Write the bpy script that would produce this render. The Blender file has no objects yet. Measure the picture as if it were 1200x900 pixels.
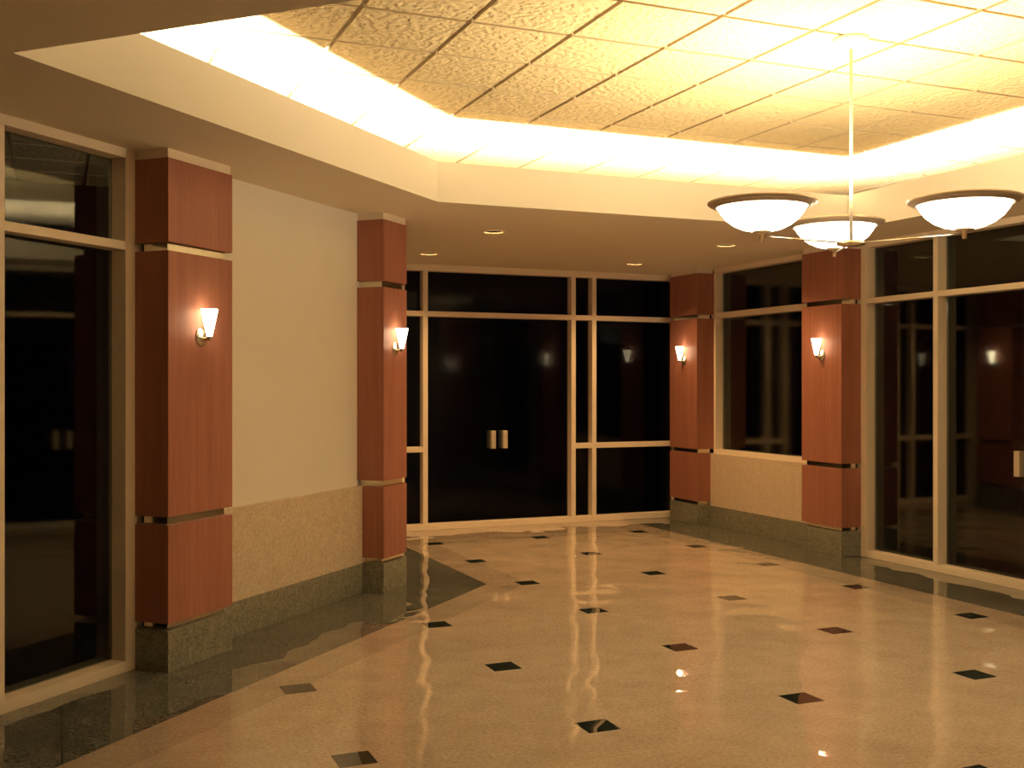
import bpy, bmesh, math, random
from mathutils import Matrix, Vector

random.seed(4)
FT = 0.3048
C = bpy.context.scene.collection
R2 = math.sqrt(2.0)

# ------------------------------------------------------------------ materials
def new_mat(name):
    m = bpy.data.materials.new(name); m.use_nodes = True
    nt = m.node_tree
    for n in list(nt.nodes): nt.nodes.remove(n)
    out = nt.nodes.new('ShaderNodeOutputMaterial')
    return m, nt, out

class G:
    """small helper around a node tree"""
    def __init__(s, nt): s.nt = nt
    def n(s, t, **kw):
        nd = s.nt.nodes.new(t)
        for k, v in kw.items(): setattr(nd, k, v)
        return nd
    def put(s, sock, v):
        if isinstance(v, bpy.types.NodeSocket): s.nt.links.new(v, sock)
        else: sock.default_value = v
    def math(s, op, a, b=0.0, c=None):
        nd = s.n('ShaderNodeMath', operation=op)
        s.put(nd.inputs[0], a); s.put(nd.inputs[1], b)
        if c is not None: s.put(nd.inputs[2], c)
        return nd.outputs[0]
    def mix(s, f, a, b):
        nd = s.n('ShaderNodeMix', data_type='RGBA')
        s.put(nd.inputs[0], f); s.put(nd.inputs[6], a); s.put(nd.inputs[7], b)
        return nd.outputs[2]
    def coords(s):
        return s.n('ShaderNodeTexCoord').outputs['Object']
    def noise(s, vec, scale, detail=2.0, rough=0.5, stretch=None):
        if stretch:
            mp = s.n('ShaderNodeMapping'); s.put(mp.inputs[0], vec); mp.inputs[3].default_value = stretch
            vec = mp.outputs[0]
        nd = s.n('ShaderNodeTexNoise'); s.put(nd.inputs['Vector'], vec)
        nd.inputs['Scale'].default_value = scale; nd.inputs['Detail'].default_value = detail
        nd.inputs['Roughness'].default_value = rough
        return nd.outputs[0]
    def ramp(s, f, stops):
        nd = s.n('ShaderNodeValToRGB'); s.put(nd.inputs[0], f)
        e = nd.color_ramp.elements
        while len(e) < len(stops): e.new(0.5)
        for i, (p, c) in enumerate(stops):
            e[i].position = p; e[i].color = (*c, 1) if len(c) == 3 else c
        return nd.outputs[0]
    def bump(s, h, strength, dist):
        nd = s.n('ShaderNodeBump'); s.put(nd.inputs['Height'], h)
        nd.inputs['Strength'].default_value = strength; nd.inputs['Distance'].default_value = dist
        return nd.outputs[0]
    def bsdf(s, col, rough=0.5, metal=0.0, spec=0.5, normal=None):
        nd = s.n('ShaderNodeBsdfPrincipled')
        s.put(nd.inputs['Base Color'], (*col, 1) if isinstance(col, tuple) and len(col) == 3 else col)
        s.put(nd.inputs['Roughness'], rough); nd.inputs['Metallic'].default_value = metal
        nd.inputs['Specular IOR Level'].default_value = spec
        if normal is not None: s.put(nd.inputs['Normal'], normal)
        return nd

def simple(name, col, rough=0.5, metal=0.0, spec=0.5, var=0.04, nscale=6.0):
    m, nt, out = new_mat(name); g = G(nt)
    n = g.noise(g.coords(), nscale, 3)
    c = g.mix(n, (*[x * (1 - var) for x in col], 1), (*[min(1, x * (1 + var)) for x in col], 1))
    b = g.bsdf(c, rough, metal, spec)
    nt.links.new(b.outputs[0], out.inputs[0]); return m

def stone(name, a, b, scale, rough=0.35, coat=0.0):
    m, nt, out = new_mat(name); g = G(nt); co = g.coords()
    n1 = g.noise(co, scale, 4, 0.7); n2 = g.noise(co, scale * 0.25, 2)
    f = g.math('ADD', g.math('MULTIPLY', n1, 0.8), g.math('MULTIPLY', n2, 0.2))
    c = g.ramp(f, [(0.33, a), (0.67, b)])
    s = g.bsdf(c, rough, 0, 0.3)
    s.inputs['Coat Weight'].default_value = coat; s.inputs['Coat Roughness'].default_value = 0.05
    nt.links.new(s.outputs[0], out.inputs[0]); return m

def wood_mat():
    m, nt, out = new_mat('cherry_wood'); g = G(nt); co = g.coords()
    n1 = g.noise(co, 1.0, 5, 0.6, (26, 26, 0.9)); n2 = g.noise(co, 1.0, 4, 0.6, (90, 90, 3.0))
    n3 = g.noise(co, 1.0, 2, 0.5, (5, 5, 0.3))
    f = g.math('ADD', g.math('MULTIPLY', n1, 0.45), g.math('ADD', g.math('MULTIPLY', n2, 0.3), g.math('MULTIPLY', n3, 0.25)))
    c = g.ramp(f, [(0.3, WOOD_A), (0.7, WOOD_B)])
    s = g.bsdf(c, 0.45, 0, 0.2)
    nt.links.new(s.outputs[0], out.inputs[0]); return m

def emis(name, col, strength, grad=None):
    m, nt, out = new_mat(name); g = G(nt)
    e = g.n('ShaderNodeEmission'); e.inputs[0].default_value = (*col, 1); e.inputs[1].default_value = strength
    nt.links.new(e.outputs[0], out.inputs[0]); return m

def glass_mat(name, k, rough):
    m, nt, out = new_mat(name); g = G(nt)
    fr = g.n('ShaderNodeFresnel'); fr.inputs[0].default_value = 1.5
    t = g.n('ShaderNodeBsdfTransparent'); t.inputs[0].default_value = (0.62, 0.64, 0.62, 1)
    gl = g.n('ShaderNodeBsdfGlossy'); gl.inputs['Roughness'].default_value = rough
    gl.inputs[0].default_value = (1, 1, 1, 1)
    mx = g.n('ShaderNodeMixShader')
    g.put(mx.inputs[0], g.math('MULTIPLY', fr.outputs[0], k)); nt.links.new(t.outputs[0], mx.inputs[1]); nt.links.new(gl.outputs[0], mx.inputs[2])
    nt.links.new(mx.outputs[0], out.inputs[0]); return m

def floor_mat():
    m, nt, out = new_mat('polished_stone_floor'); g = G(nt); co = g.coords()
    sp = g.n('ShaderNodeSeparateXYZ'); g.put(sp.inputs[0], co)
    u = g.math('MULTIPLY', sp.outputs[0], 1 / FT); v = g.math('MULTIPLY', sp.outputs[1], 1 / FT)
    d = g.math('SUBTRACT', v, u)
    gt = lambda a, b: g.math('GREATER_THAN', a, b)
    lt = lambda a, b: g.math('LESS_THAN', a, b)
    mul = lambda a, b: g.math('MULTIPLY', a, b)
    mx = lambda a, b: g.math('MAXIMUM', a, b)
    dark = mx(mul(gt(d, 16.93), lt(u, 10.93)), gt(u, 21.15))
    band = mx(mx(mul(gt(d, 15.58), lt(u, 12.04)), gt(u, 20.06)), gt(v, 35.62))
    # small dark square inlays on a four foot grid
    def cell(x, off):
        f = g.math('SUBTRACT', x, off - 2.0)
        f = g.math('SUBTRACT', g.math('MODULO', g.math('ADD', f, 400.0), 4.0), 2.0)
        return lt(g.math('ABSOLUTE', f), 0.285)
    inlay = mul(mul(cell(u, 0.04), cell(v, 3.62)), g.math('SUBTRACT', 1.0, dark))
    n1 = g.noise(co, 48, 3, 0.7); n2 = g.noise(co, 5, 3, 0.6); n3 = g.noise(co, 1.3, 3, 0.6)
    sf = g.math('ADD', mul(n1, 0.62), g.math('ADD', mul(n2, 0.23), mul(n3, 0.15)))
    tan = g.ramp(sf, [(0.33, TAN_A), (0.66, TAN_B)])
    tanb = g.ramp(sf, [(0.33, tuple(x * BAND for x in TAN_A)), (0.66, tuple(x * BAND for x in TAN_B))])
    drk = g.ramp(sf, [(0.36, DRK_A), (0.64, DRK_B)])
    # fine joints in the dark border, every four feet
    jn = lambda x, off: lt(g.math('ABSOLUTE', g.math('SUBTRACT', g.math('MODULO', g.math('ADD', x, 402.0 - off), 4.0), 2.0)), 0.014)
    jl = mx(jn(u, 0.09), mul(jn(v, 3.62), 0.3))
    drk = g.mix(mul(jl, 0.7), drk, (0.01, 0.01, 0.008, 1))
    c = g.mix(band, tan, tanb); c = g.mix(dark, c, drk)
    c = g.mix(inlay, c, g.ramp(sf, [(0.35, (0.012, 0.017, 0.014)), (0.65, (0.03, 0.04, 0.033))]))
    hb = g.noise(co, 1.7, 1.3, 0.4)
    s = g.bsdf(c, 0.7, 0, 0.0)
    s.inputs['Coat Weight'].default_value = 1.0; s.inputs['Coat Roughness'].default_value = 0.0
    s.inputs['Coat IOR'].default_value = FLOOR_IOR
    nt.links.new(g.bump(hb, 1.0, FLOOR_BUMP), s.inputs['Coat Normal'])
    nt.links.new(s.outputs[0], out.inputs[0]); return m

def tile_mat():
    m, nt, out = new_mat('fissured_ceiling_tile'); g = G(nt); co = g.coords()
    n1 = g.noise(co, 25, 1.0, 0.5, (1, 1, 0.2))
    r = g.ramp(n1, [(0.34, (0, 0, 0)), (0.62, (1, 1, 1))])
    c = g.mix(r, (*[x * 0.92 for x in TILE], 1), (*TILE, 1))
    s = g.bsdf(c, 0.9, 0, 0.1, g.bump(r, 1.0, 0.0062))
    nt.links.new(s.outputs[0], out.inputs[0]); return m

WOOD_A, WOOD_B = (0.235, 0.092, 0.062), (0.40, 0.165, 0.115)
TAN_A, TAN_B, BAND = (0.32, 0.245, 0.182), (0.58, 0.47, 0.37), 0.83
DRK_A, DRK_B = (0.035, 0.036, 0.028), (0.19, 0.185, 0.15)
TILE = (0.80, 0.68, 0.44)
FLOOR_IOR, FLOOR_BUMP = 1.68, 0.020
CHAND = ((1.0, 0.82, 0.58), 9.5)
UP_W, UP_C = 112.0, (1.0, 0.76, 0.41)
DOWN_W = 150.0
SCONCE = ((1.0, 0.78, 0.48), 13.0)

M = dict(
    paint=simple('cream_plaster', (0.77, 0.725, 0.675), 0.85, 0, 0.2, 0.03, 3),
    soffit=simple('warm_soffit_paint', (0.79, 0.71, 0.575), 0.85, 0, 0.2, 0.02, 2),
    fascia=simple('cream_fascia_paint', (0.69, 0.65, 0.575), 0.8, 0, 0.2, 0.02, 2),
    frame=simple('tan_metal_frame', (0.80, 0.69, 0.56), 0.42, 0, 0.4, 0.03, 9),
    reveal=simple('brushed_metal_reveal', (0.72, 0.66, 0.54), 0.16, 1.0, 0.5, 0.05, 20),
    metal=simple('brushed_nickel', (0.62, 0.54, 0.42), 0.3, 1.0, 0.5, 0.06, 40),
    pull=simple('satin_pull_metal', (0.78, 0.70, 0.55), 0.35, 0.6, 0.5, 0.03, 40),
    rim=simple('bronze_rim', (0.42, 0.33, 0.24), 0.45, 0.4, 0.5, 0.08, 40),
    white=simple('cream_enamel', (0.85, 0.76, 0.58), 0.4, 0, 0.5, 0.01, 5),
    wains=stone('tan_stone_panel', (0.47, 0.37, 0.265), (0.70, 0.59, 0.47), 50),
    gran=stone('grey_green_granite', (0.085, 0.085, 0.062), (0.31, 0.295, 0.23), 60, 0.3, 0.25),
    tee=simple('ceiling_tee_metal', (0.58, 0.48, 0.33), 0.5, 0, 0.4, 0.01, 5),
    concrete=simple('bare_backing_board', (0.4, 0.37, 0.33), 0.9, 0, 0.1),
    bowl=emis('lit_alabaster_glass', *CHAND),
    shade=emis('lit_frosted_glass', *SCONCE),
    baffle=simple('dark_baffle', (0.012, 0.01, 0.008), 0.8, 0, 0.3),
    lamp=emis('downlight_lamp', (1.0, 0.78, 0.48), 8.0),
)
M['wood'] = wood_mat(); M['glass'] = glass_mat('night_glass', 0.21, 0.04); M['glass_dark'] = glass_mat('low_glare_glass', 0.27, 0.09); M['floor'] = floor_mat(); M['tile'] = tile_mat()

# ------------------------------------------------------------------ mesh helpers (all lengths in feet)
class MB:
    def __init__(s): s.bm = bmesh.new()
    def box(s, x0, x1, y0, y1, z0, z1, bevel=0.0, mi=0):
        bm = s.bm
        vs = [bm.verts.new((x, y, z)) for z in (z0, z1) for y in (y0, y1) for x in (x0, x1)]
        fs = [bm.faces.new([vs[i] for i in q]) for q in
              ((0, 2, 3, 1), (4, 5, 7, 6), (0, 1, 5, 4), (2, 6, 7, 3), (0, 4, 6, 2), (1, 3, 7, 5))]
        for f in fs: f.material_index = mi
        if bevel:
            es = list({e for f in fs for e in f.edges})
            bmesh.ops.bevel(bm, geom=es, offset=bevel, segments=2, affect='EDGES', profile=0.5)
        return s
    def prism(s, pts, z0, z1, bevel=0.0):
        bm = s.bm
        a = [bm.verts.new((x, y, z0)) for x, y in pts]; b = [bm.verts.new((x, y, z1)) for x, y in pts]
        n = len(pts); fs = [bm.faces.new(list(reversed(a))), bm.faces.new(b)]
        for i in range(n): fs.append(bm.faces.new((a[i], a[(i + 1) % n], b[(i + 1) % n], b[i])))
        if bevel:
            es = list({e for f in fs for e in f.edges})
            bmesh.ops.bevel(bm, geom=es, offset=bevel, segments=2, affect='EDGES', profile=0.5)
        return s
    def lathe(s, prof, cx=0, cy=0, cz=0, seg=40, axis='z', smooth=True, close=False):
        bm = s.bm; rings = []
        def P(r, h, a):
            if axis == 'z': return (cx + r * math.cos(a), cy + r * math.sin(a), cz + h)
            if axis == 'y': return (cx + r * math.cos(a), cy + h, cz + r * math.sin(a))
        for r, h in prof:
            if r < 1e-6: rings.append([bm.verts.new(P(0, h, 0))])
            else: rings.append([bm.verts.new(P(r, h, 2 * math.pi * k / seg)) for k in range(seg)])
        pr = list(zip(rings, rings[1:])) + ([(rings[-1], rings[0])] if close else [])
        for A, B in pr:
            for k in range(seg):
                k2 = (k + 1) % seg
                if len(A) == 1 and len(B) == 1: continue
                if len(A) == 1: f = bm.faces.new((A[0], B[k2], B[k]))
                elif len(B) == 1: f = bm.faces.new((A[k], A[k2], B[0]))
                else: f = bm.faces.new((A[k], A[k2], B[k2], B[k]))
                f.smooth = smooth
        return s
    def tube(s, p0, p1, r, seg=16):
        bm = s.bm; p0, p1 = Vector(p0), Vector(p1); d = (p1 - p0).normalized()
        q = d.to_track_quat('Z', 'Y')
        rings = []
        for p in (p0, p1):
            rings.append([bm.verts.new(p + q @ Vector((r * math.cos(2 * math.pi * k / seg), r * math.sin(2 * math.pi * k / seg), 0))) for k in range(seg)])
        for k in range(seg):
            f = bm.faces.new((rings[0][k], rings[0][(k + 1) % seg], rings[1][(k + 1) % seg], rings[1][k])); f.smooth = True
        bm.faces.new(list(reversed(rings[0]))); bm.faces.new(rings[1])
        return s
    def build(s, name, mats, parent=None, loc=(0, 0, 0), rotz=0.0):
        bmesh.ops.recalc_face_normals(s.bm, faces=s.bm.faces[:])
        me = bpy.data.meshes.new(name)
        for v in s.bm.verts: v.co = v.co * FT
        s.bm.to_mesh(me); s.bm.free()
        for m in (mats if isinstance(mats, (list, tuple)) else [mats]): me.materials.append(m)
        o = bpy.data.objects.new(name, me); C.objects.link(o)
        o.location = Vector(loc) * FT; o.rotation_euler = (0, 0, rotz)
        if parent: o.parent = parent
        return o

def empty(name, loc=(0, 0, 0), rotz=0.0):
    o = bpy.data.objects.new(name, None); C.objects.link(o)
    o.empty_display_size = 0.2
    o.location = Vector(loc) * FT; o.rotation_euler = (0, 0, rotz)
    return o
def tag(o, label, cat, group=None):
    o['label'] = label; o['category'] = cat
    if group: o['group'] = group
    return o
def struct(o, label=None, cat=None):
    o['kind'] = 'structure'
    if label: o['label'] = label
    if cat: o['category'] = cat
    return o
def dup(root, loc, rotz, label):
    r = root.copy(); C.objects.link(r)
    r.location = Vector(loc) * FT; r.rotation_euler = (0, 0, rotz); r['label'] = label
    for ch in list(root.children):
        c = ch.copy(); C.objects.link(c); c.parent = r
        for gch in ch.children:
            d = gch.copy(); C.objects.link(d); d.parent = c
    return r
def inset(pts, k):
    """offset a counter-clockwise convex polygon inwards"""
    n = len(pts); lines = []
    for i in range(n):
        (x0, y0), (x1, y1) = pts[i], pts[(i + 1) % n]
        L = math.hypot(x1 - x0, y1 - y0); nx, ny = -(y1 - y0) / L, (x1 - x0) / L
        lines.append((nx, ny, nx * x0 + ny * y0 + k))
    out = []
    for i in range(n):
        a, b = lines[i - 1], lines[i]; D = a[0] * b[1] - a[1] * b[0]
        out.append(((a[2] * b[1] - a[1] * b[2]) / D, (a[0] * b[2] - a[2] * b[0]) / D))
    return out
def sd(sm, d):
    """point from its distance coordinates along and across the diagonal left wall"""
    return ((sm - d) / 2, (sm + d) / 2)

H_SOF, H_FAS, H_CEIL = 10.0, 11.0, 12.0
FRONT_L, FACE_L, STONE_L = 19.65, 20.78, 20.56      # v-u of column fronts, frames/plaster, wainscot on the diagonal wall
FRONT_R, FACE_R, STONE_R = 23.0, 23.78, 23.62

# ------------------------------------------------------------------ room shell
OUT = [(-16.5, 4.6), (-2.0, -14.0), (24.4, -14.0), (24.4, 39.6), (8.0, 39.6), (8.0, 29.15)]
b = MB(); b.prism(OUT, -0.3, 0.0); struct(b.build('floor', M['floor']))

TRAY = [(-0.53, 16.27), (8.4, 7.34), (21.33, 7.34), (21.33, 25.5), (8.70, 25.5)]      # counter-clockwise
DOWN = [(11.94, 29.85), (11.88, 35.75), (19.95, 35.75), (20.05, 29.85)]
# soffit sheet with the tray opening and four holes for the downlights
bm = bmesh.new(); edges = []
def loop(pts, z):
    vs = [bm.verts.new((x * FT, y * FT, z * FT)) for x, y in pts]
    for i in range(len(vs)): edges.append(bm.edges.new((vs[i], vs[(i + 1) % len(vs)])))
loop(OUT, H_SOF); loop(TRAY, H_SOF)
for x, y in DOWN: loop([(x + 0.3 * math.cos(2 * math.pi * k / 28), y + 0.3 * math.sin(2 * math.pi * k / 28)) for k in range(28)], H_SOF)
bmesh.ops.triangle_fill(bm, use_beauty=True, use_dissolve=False, edges=edges)
bmesh.ops.recalc_face_normals(bm, faces=bm.faces[:])
for f in bm.faces:
    if f.normal.z > 0: f.normal_flip()
me = bpy.data.meshes.new('ceiling_soffit'); bm.to_mesh(me); bm.free(); me.materials.append(M['soffit'])
so = bpy.data.objects.new('ceiling_soffit', me); C.objects.link(so); struct(so)

# cove fascia: a lip one foot high round the tray
TRAY_O = inset(TRAY, -0.30)
bm = bmesh.new(); n = len(TRAY)
R_ = [[bm.verts.new((x, y, z)) for x, y in P] for P, z in ((TRAY, H_SOF), (TRAY, H_FAS), (TRAY_O, H_FAS), (TRAY_O, H_SOF + 0.02))]
for k in range(4):
    A, B = R_[k], R_[(k + 1) % 4]
    for i in range(n): bm.faces.new((A[i], A[(i + 1) % n], B[(i + 1) % n], B[i]))
mb = MB(); mb.bm.free(); mb.bm = bm; struct(mb.build('trim_1', M['fascia']))

# lay-in ceiling: square tiles hanging just below a grid of tees
mb = MB(); bm = mb.bm; W = 0.05
for i in range(-13, 8):
    for j in range(-11, 9):
        x0, y0 = 10.86 + 2 * i, 20.31 + 2 * j
        a = [(x0 + W, y0 + W), (x0 + 2 - W, y0 + W), (x0 + 2 - W, y0 + 2 - W), (x0 + W, y0 + 2 - W)]
        lo = [bm.verts.new((x, y, H_CEIL)) for x, y in a]; hi = [bm.verts.new((x, y, H_CEIL + 0.06)) for x, y in a]
        f = bm.faces.new(list(reversed(lo))); f.material_index = 0
        for k in range(4):
            f = bm.faces.new((lo[k], lo[(k + 1) % 4], hi[(k + 1) % 4], hi[k])); f.material_index = 1
x0, x1, y0, y1 = 10.86 - 26, 10.86 + 16, 20.31 - 22, 20.31 + 18
mb.box(x0, x1, y0, y1, H_CEIL + 0.06, H_CEIL + 0.1, mi=1)
struct(mb.build('ceiling', [M['tile'], M['tee']]))

def wallbox(name, m, p0, p1, thick, z0, z1):
    """upright slab whose room face runs from p0 to p1, room on the right hand side"""
    (ax, ay), (bx, by) = p0, p1; L = math.hypot(bx - ax, by - ay); t = ((bx - ax) / L, (by - ay) / L); nn = (-t[1], t[0])
    q = [(ax, ay), (bx, by), (bx + nn[0] * thick, by + nn[1] * thick), (ax + nn[0] * thick, ay + nn[1] * thick)]
    return MB().prism(q, z0, z1).build(name, m)

sA, sA2 = 23.61, 26.41           # near column span (u+v), sB = far column's left face
sB = 35.49
# diagonal left wall between the two near columns
struct(wallbox('wall_left', M['paint'], sd(sA2 - 0.2, FACE_L), sd(sB + 0.2, FACE_L), 0.5, 2.803, H_SOF))
struct(wallbox('trim_2', M['wains'], sd(sA2 - 0.2, STONE_L), sd(sB + 0.2, STONE_L), 0.66, 0.77, 2.803))
struct(wallbox('baseboard_left', M['gran'], sd(sA2 - 0.2, STONE_L - 0.01), sd(sB + 0.2, STONE_L - 0.01), 0.67, 0.0, 0.77))
# right wall under the picture window
struct(wallbox('trim_3', M['wains'], (STONE_R, 36.5), (STONE_R, 29.6), 0.6, 0.755, 2.79))
struct(wallbox('baseboard_right', M['gran'], (STONE_R - 0.01, 36.5), (STONE_R - 0.01, 29.6), 0.61, 0.0, 0.755))
# left side of the back nook, facing the picture window
NC = 31.84
struct(wallbox('trim_4', M['wains'], (NC - STONE_R, 29.6), (NC - STONE_R, 36.5), 0.5, 0.755, 2.79))
struct(wallbox('baseboard_nook', M['gran'], (NC - STONE_R + 0.01, 29.6), (NC - STONE_R + 0.01, 36.5), 0.51, 0.0, 0.755))
# nook side walls hidden behind the columns, and the walls round the rest of the lobby
struct(wallbox('wall_nook', M['paint'], (NC - FACE_R, 38.2), (NC - FACE_R, 39.5), 0.4, 0, H_SOF))
struct(wallbox('wall_back', M['paint'], (FACE_R, 39.5), (FACE_R, 38.2), 0.5, 0, H_SOF))
struct(wallbox('wall_right', M['paint'], (FACE_R, 13.3), (FACE_R, -13.6), 0.5, 0, H_SOF))
struct(wallbox('wall_behind', M['paint'], (FACE_R, -13.6), (-2.0, -13.6), 0.4, 0, H_SOF))
struct(wallbox('wall_far_left', M['paint'], (-2.0, -13.6), sd(sA - 36.0, FACE_L), 0.4, 0, H_SOF))
struct(wallbox('wall_near_left', M['paint'], sd(sA - 36.0, FACE_L), sd(sA - 20.0, FACE_L), 0.5, 0, H_SOF))

# ------------------------------------------------------------------ window walls
Z_SILL, Z_T0, Z_T1, Z_HEAD = 0.21, 8.06, 8.225, 9.82
DEP, GY = 0.42, 0.335
def pane(parent, x0, x1, z0, z1, name='pane', mat='glass'):
    return MB().box(x0, x1, GY, GY + 0.025, z0, z1).build(name, M[mat], parent)
def member(parent, name, x0, x1, z0, z1, y0=0.0, y1=DEP):
    return MB().box(x0, x1, y0, y1, z0, z1, 0.008).build(name, M['frame'], parent)
def pulls(leaf, x):
    for y0, y1 in ((-0.24, -0.06), (0.10, 0.26)):
        h = MB()
        h.box(x - 0.095, x + 0.095, y0, y1, 3.0, 3.69, 0.012)
        yb = (y1, -0.0) if y0 < 0 else (0.025, y0)
        for z in (3.12, 3.57): h.box(x - 0.03, x + 0.03, min(yb), max(yb), z - 0.03, z + 0.03)
        h.build('door_pull', M['pull'], leaf, (0, GY - 0.0, 0))

def entrance(n, dn, loc, rot, labw, labd):
    """sidelight, double glass door, sidelight under a transom strip; 12.54 ft long"""
    w = struct(empty('window_%d' % n, loc, rot), labw, 'window')
    Lg = 12.54
    member(w, 'jamb', -0.2, 0.25, 0, H_SOF); member(w, 'jamb', Lg - 0.25, Lg + 0.2, 0, H_SOF)
    member(w, 'sill', 0.25, Lg - 0.25, 0, Z_SILL)
    member(w, 'head', 0.25, Lg - 0.25, Z_HEAD, H_SOF)
    for x in (3.10, 9.26): member(w, 'mullion', x, x + 0.18, Z_SILL, Z_HEAD)
    for a, c in ((0.25, 3.10), (3.28, 9.26), (9.44, Lg - 0.25)):
        member(w, 'transom', a, c, Z_T0, Z_T1, 0.004)
        pane(w, a, c, Z_T1, Z_HEAD)
    for a, c in ((0.25, 3.10), (9.44, Lg - 0.25)): pane(w, a, c, Z_SILL, Z_T0)
    d = struct(empty('door_%d' % dn, loc, rot), labd, 'door')
    l1 = pane(d, 3.29, 6.265, Z_SILL + 0.01, Z_T0 - 0.01, 'leaf'); pulls(l1, 6.02)
    l2 = pane(d, 6.275, 9.25, Z_SILL + 0.01, Z_T0 - 0.01, 'leaf'); pulls(l2, 6.52)

a0 = sd(sA - 12.54 * R2, FACE_L)
entrance(1, 1, (*a0, 0), math.radians(45), 'tan-framed window wall at left edge with dark night glass', 'left entrance glass door')
entrance(4, 4, (FACE_R, 27.82, 0), math.radians(-90), 'tan-framed window wall at right edge beside the rightmost column', 'frameless glass double door at the right edge of the picture')

# back window wall
V = 39.0; w = struct(empty('window_2', (0, V, 0)), 'tan-framed window wall at the back between the columns', 'window')
X0, X1 = 8.4, 23.7
member(w, 'sill', X0, X1, 0, 0.22); member(w, 'head', X0, X1, 9.76, H_SOF)
member(w, 'jamb', X0 - 0.2, X0, 0, H_SOF); member(w, 'jamb', X1, X1 + 0.2, 0, H_SOF)
MU = [(11.83, 12.02), (12.73, 12.925), (18.915, 19.11), (19.84, 20.03)]
for a, c in MU: member(w, 'mullion', a, c, 0.22, 9.76)
bays = [(X0, 11.83), (12.02, 12.73), (12.925, 18.915), (19.11, 19.84), (20.03, X1)]
for k, (a, c) in enumerate(bays):
    member(w, 'transom', a, c, 8.05, 8.245, 0.004); pane(w, a, c, 8.245, 9.76, mat='glass_dark')
    if k != 2:
        member(w, 'rail', a, c, 2.935, 3.135, 0.004); pane(w, a, c, 0.22, 2.935, mat='glass_dark'); pane(w, a, c, 3.135, 8.05, mat='glass_dark')
d = struct(empty('door_2', (0, V, 0)), 'frameless glass double door in the back window wall', 'door')
l1 = pane(d, 12.935, 15.915, 0.23, 8.04, 'leaf', mat='glass_dark'); pulls(l1, 15.63)
l2 = pane(d, 15.925, 18.905, 0.23, 8.04, 'leaf', mat='glass_dark'); pulls(l2, 16.12)

# picture windows over the tan stone panels
def picture(n, loc, rot, lab):
    w = struct(empty('window_%d' % n, loc, rot), lab, 'window')
    L3 = 36.26 - 29.81
    member(w, 'sill', 0, L3, 2.785, 2.95, -0.02); member(w, 'head', 0, L3, Z_HEAD, H_SOF)
    member(w, 'jamb', -0.2, 0.11, 2.95, Z_HEAD); member(w, 'jamb', L3 - 0.11, L3 + 0.2, 2.95, Z_HEAD)
    member(w, 'transom', 0.11, L3 - 0.11, Z_T0, Z_T1 + 0.05, 0.004)
    pane(w, 0.11, L3 - 0.11, 2.95, Z_T0, mat='glass_dark'); pane(w, 0.11, L3 - 0.11, Z_T1 + 0.05, Z_HEAD, mat='glass_dark')
picture(3, (FACE_R, 36.26, 0), math.radians(-90), 'dark picture window above the tan stone panel on the right wall')
picture(5, (NC - FACE_R, 29.81, 0), math.radians(90), 'picture window on the left of the back nook, hidden behind the narrow column')

# ------------------------------------------------------------------ columns
def column(pts, label):
    cx = sum(p[0] for p in pts) / len(pts); cy = sum(p[1] for p in pts) / len(pts)
    q = [(x - cx, y - cy) for x, y in pts]
    r = tag(empty('column', (cx, cy, 0)), label, 'column', 'wood-clad lobby columns')
    MB().prism(q, 0, 0.79, 0.008).build('base', M['gran'], r)['label'] = 'grey granite base'
    for z0, z1 in ((0.925, 2.80), (2.96, 8.05), (8.215, 9.82)):
        MB().prism(q, z0, z1, 0.006).build('panel', M['wood'], r)
    for z0, z1 in ((0.79, 0.925), (2.80, 2.96), (8.05, 8.215)):
        MB().prism(inset(q, 0.12), z0, z1).build('reveal', M['reveal'], r)['label'] = 'recessed metal strip'
    MB().prism(inset(q, 0.03), 9.82, H_SOF).build('cap', M['frame'], r)
    return r
column([sd(sA, FRONT_L), sd(sA2, FRONT_L), sd(sA2, FACE_L), sd(sA, FACE_L)], 'nearest red-brown wood column at left, beside the left window wall')
column([(7.92, 27.57), (8.83, 28.48), (8.83, 29.85), (8.05, 29.85), (7.30, 28.19)], 'narrow red-brown wood column at the far end of the cream plaster wall')
column([(23.0, 36.26), (FACE_R, 36.26), (FACE_R, 38.28), (23.0, 38.28)], 'farthest red-brown wood column, between back window wall and picture window')
column([(23.0, 27.82), (FACE_R, 27.82), (FACE_R, 29.81), (23.0, 29.81)], 'rightmost red-brown wood column, under the chandelier beside the right window wall')
column([(NC - FACE_R, 36.26), (8.84, 36.26), (8.84, 38.28), (NC - FACE_R, 38.28)], 'wood column left of the back nook, seen only as a reflection in the right window wall')
column([(23.0, 13.28), (FACE_R, 13.28), (FACE_R, 15.28), (23.0, 15.28)], 'wood column past the right glass door, seen only as a reflection')

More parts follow.
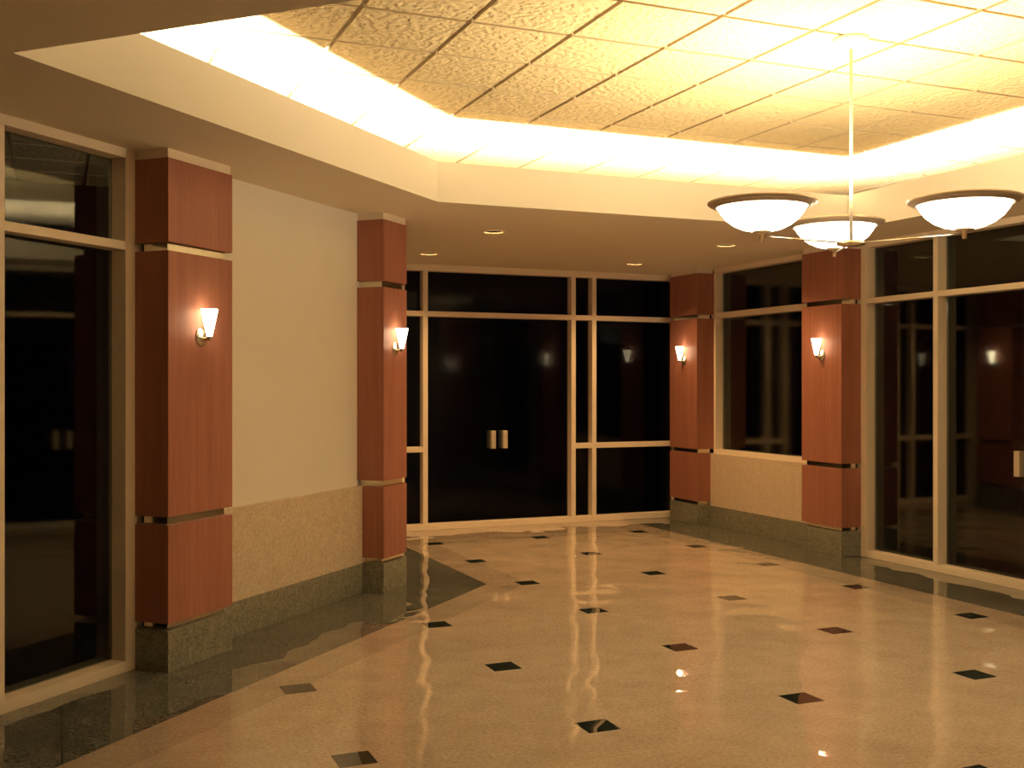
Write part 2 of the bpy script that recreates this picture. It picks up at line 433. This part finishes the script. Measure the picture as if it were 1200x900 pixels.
# ------------------------------------------------------------------ wall sconces
def make_sconce(loc, rot, label):
    r = tag(empty('wall_sconce', loc, rot), label, 'wall lamp', 'wall sconces on the columns')
    p = MB(); p.lathe([(0, -0.06), (0.06, -0.06), (0.13, -0.045), (0.175, -0.02), (0.19, -0.0), (0, 0)], axis='y'); p.build('backplate', M['metal'], r)
    p = MB(); p.tube((0, -0.04, -0.045), (0, -0.20, -0.045), 0.03); p.build('arm', M['metal'], r)
    p = MB(); p.lathe([(0, -0.085), (0.035, -0.085), (0.04, -0.06), (0.04, -0.02), (0.06, -0.012), (0.06, 0.0), (0, 0)], 0, -0.20, 0, seg=24); p.build('cup', M['metal'], r)
    p = MB(); p.lathe([(0.0, 0.0), (0.055, 0.0), (0.075, 0.10), (0.105, 0.24), (0.138, 0.39), (0.168, 0.54), (0.156, 0.54), (0.126, 0.39), (0.093, 0.24), (0.063, 0.10), (0.04, 0.02), (0, 0.02)], 0, -0.20, 0)
    s = p.build('lamp_shade', M['shade'], r); s['label'] = 'glowing white frosted glass'
    return r
zS = 6.44
mA = sd((sA + sA2) / 2 - 0.02, FRONT_L)
s0 = make_sconce((*mA, zS), math.radians(45), 'lit white sconce on the nearest left column')
dup(s0, (8.37, 28.02, zS), math.radians(45), 'lit white sconce on the narrow column at the end of the plaster wall')
dup(s0, (23.0, 37.2, zS), math.radians(-90), 'lit white sconce on the farthest column, smallest of the four')
dup(s0, (23.0, 28.80, zS), math.radians(-90), 'lit white sconce on the rightmost column below the chandelier')
dup(s0, (8.84, 37.2, zS), math.radians(90), 'lit sconce of the back nook seen only as a reflection in the right window wall')
dup(s0, (23.0, 14.28, zS), math.radians(-90), 'lit sconce past the right glass door, seen only as a reflection')

# ------------------------------------------------------------------ downlights in the soffit
def make_down(x, y, label):
    r = tag(empty('downlight', (x, y, H_SOF)), label, 'ceiling light', 'recessed downlights in the back soffit')
    p = MB(); p.lathe([(0.27, 0.01), (0.285, -0.028), (0.345, -0.022), (0.365, 0.0), (0.30, 0.0)], close=True); p.build('trim_ring', M['white'], r)
    p = MB(); p.lathe([(0.295, 0.0), (0.285, 0.15), (0.24, 0.34), (0.17, 0.46), (0.0, 0.48), (0, 0.49), (0.18, 0.47), (0.25, 0.35), (0.297, 0.15), (0.299, 0.0)], close=False); p.build('reflector', M['baffle'], r)['label'] = 'dark inner baffle'
    p = MB(); p.lathe([(0, 0.36), (0.06, 0.37), (0.10, 0.42), (0.09, 0.465), (0.0, 0.47)]); p.build('lamp', M['lamp'], r)
    return r
DL = ['recessed downlight by the narrow left column, larger of the two at left', 'recessed downlight near the back window, leftmost of the four',
      'recessed downlight in front of the farthest column, near the back window', 'recessed downlight below the left bowl of the chandelier']
d0 = make_down(*DOWN[1], DL[1])
for k in (0, 2, 3): dup(d0, (*DOWN[k], H_SOF), 0, DL[k])

# ------------------------------------------------------------------ chandelier
CX, CY = 13.81, 16.43
ch = tag(empty('chandelier', (CX, CY, H_CEIL)), 'three-bowl chandelier with white glass bowls hanging from the tiled ceiling', 'chandelier')
TH = math.radians(22.75)
p = MB(); p.lathe([(0, 0), (0.33, 0), (0.335, -0.03), (0.29, -0.09), (0.19, -0.16), (0.07, -0.20), (0, -0.205)]); p.build('canopy', M['white'], ch)
zH = 8.15 - H_CEIL
p = MB(); p.tube((0, 0, -0.18), (0, 0, zH), 0.03, 20); p.build('stem', M['white'], ch)
p = MB(); p.lathe([(0, 0.06), (0.05, 0.06), (0.20, 0.035), (0.265, 0.0), (0.26, -0.03), (0.16, -0.06), (0, -0.065)], 0, 0, zH); p.build('hub', M['metal'], ch)
for deg, RB in ((83.0, 1.78), (201.0, 1.97), (329.0, 1.99)):
    a = math.radians(deg)
    X, Z = RB * math.cos(a), RB * math.sin(a)                       # across and away, as seen from the entrance
    bx, by = X * math.cos(TH) + Z * math.sin(TH), -X * math.sin(TH) + Z * math.cos(TH)
    k = 1.0 / RB
    MB().tube((bx * k * 0.2, by * k * 0.2, zH), (bx, by, zH + 0.03), 0.017).build('arm', M['metal'], ch)
    prof = [(0, 0), (0.2, 0.012), (0.36, 0.05), (0.52, 0.125), (0.66, 0.235), (0.755, 0.36), (0.82, 0.475)]
    inn = [(r_ * 0.975, z_ + 0.02) for r_, z_ in reversed(prof)]; inn[-1] = (0, 0.02)
    p = MB(); p.lathe(prof + inn, seg=64); bw = p.build('bowl', M['bowl'], ch, (bx, by, 8.265 - H_CEIL)); bw['label'] = 'glowing white alabaster glass bowl'
    p = MB(); p.lathe([(0.805, 0.45), (0.84, 0.432), (0.875, 0.45), (0.89, 0.475), (0.94, 0.485), (0.98, 0.515), (0.98, 0.545), (0.93, 0.56), (0.84, 0.535), (0.805, 0.50)], seg=64, close=True); p.build('rim', M['rim'], bw)
    l = bpy.data.lights.new('bowl_bulb', 'POINT'); l.energy = UP_W; l.color = UP_C; l.shadow_soft_size = 0.3 * FT
    o = bpy.data.objects.new('bowl_bulb', l); C.objects.link(o); o.location = ((CX + bx) * FT, (CY + by) * FT, (8.265 + 0.42) * FT)
    p = MB(); p.lathe([(0, 0.03), (0.15, 0.03), (0.17, 0.012), (0.168, -0.014), (0.12, -0.035), (0.045, -0.05), (0.042, -0.165), (0.0, -0.17)]); p.build('finial', M['metal'], bw)

# ------------------------------------------------------------------ lights
def area(name, p0, p1, z, width, watts_per_ft, col):
    (ax, ay), (bx, by) = p0, p1; L = math.hypot(bx - ax, by - ay)
    l = bpy.data.lights.new(name, 'AREA'); l.shape = 'RECTANGLE'; l.size = L * FT; l.size_y = width * FT
    l.energy = watts_per_ft * L; l.color = col
    o = bpy.data.objects.new(name, l); C.objects.link(o)
    o.location = ((ax + bx) / 2 * FT, (ay + by) / 2 * FT, z * FT)
    o.rotation_euler = (Matrix.Rotation(math.atan2(by - ay, bx - ax), 4, 'Z') @ Matrix.Rotation(math.pi, 4, 'X')).to_euler()
    return o
COVE = inset(TRAY, -0.80)
COVE_W, COVE_C = 13.0, (1.0, 0.87, 0.70)
for i in range(1, len(COVE)):
    area('cove_light', COVE[i], COVE[(i + 1) % len(COVE)], 10.35, 0.12, COVE_W, COVE_C)
for x, y in DOWN:
    l = bpy.data.lights.new('downlight_beam', 'SPOT'); l.spot_size = math.radians(132); l.spot_blend = 1.0; l.energy = DOWN_W; l.color = (1.0, 0.58, 0.22); l.shadow_soft_size = 0.05 * FT
    o = bpy.data.objects.new('downlight_beam', l); C.objects.link(o); o.location = (x * FT, y * FT, (H_SOF + 0.10) * FT)

# ------------------------------------------------------------------ world, camera, view
wd = bpy.data.worlds.new('night'); bpy.context.scene.world = wd; wd.use_nodes = True
wd.node_tree.nodes['Background'].inputs[0].default_value = (0.004, 0.005, 0.008, 1)
wd.node_tree.nodes['Background'].inputs[1].default_value = 0.1

cam = bpy.data.cameras.new('camera'); co_ = bpy.data.objects.new('camera', cam); C.objects.link(co_)
cam.sensor_width = 36.0; cam.lens = 1276 / 1200 * 36.0; cam.clip_start = 0.05; cam.clip_end = 200
co_.location = (0, 0, 5.5 * FT); co_.rotation_euler = (math.radians(90), 0, -TH)
sc = bpy.context.scene; sc.camera = co_
sc.view_settings.view_transform = 'Standard'; sc.view_settings.look = 'None'
sc.view_settings.gamma = 1.0; sc.view_settings.use_curve_mapping = False
sc.view_settings.exposure = 0.0
try:
    sc.cycles.use_denoising = True; sc.cycles.max_bounces = 10; sc.cycles.diffuse_bounces = 6; sc.cycles.glossy_bounces = 6
    sc.cycles.transparent_max_bounces = 16; sc.cycles.caustics_reflective = False; sc.cycles.caustics_refractive = False
    sc.cycles.sample_clamp_indirect = 6.0
except Exception: pass
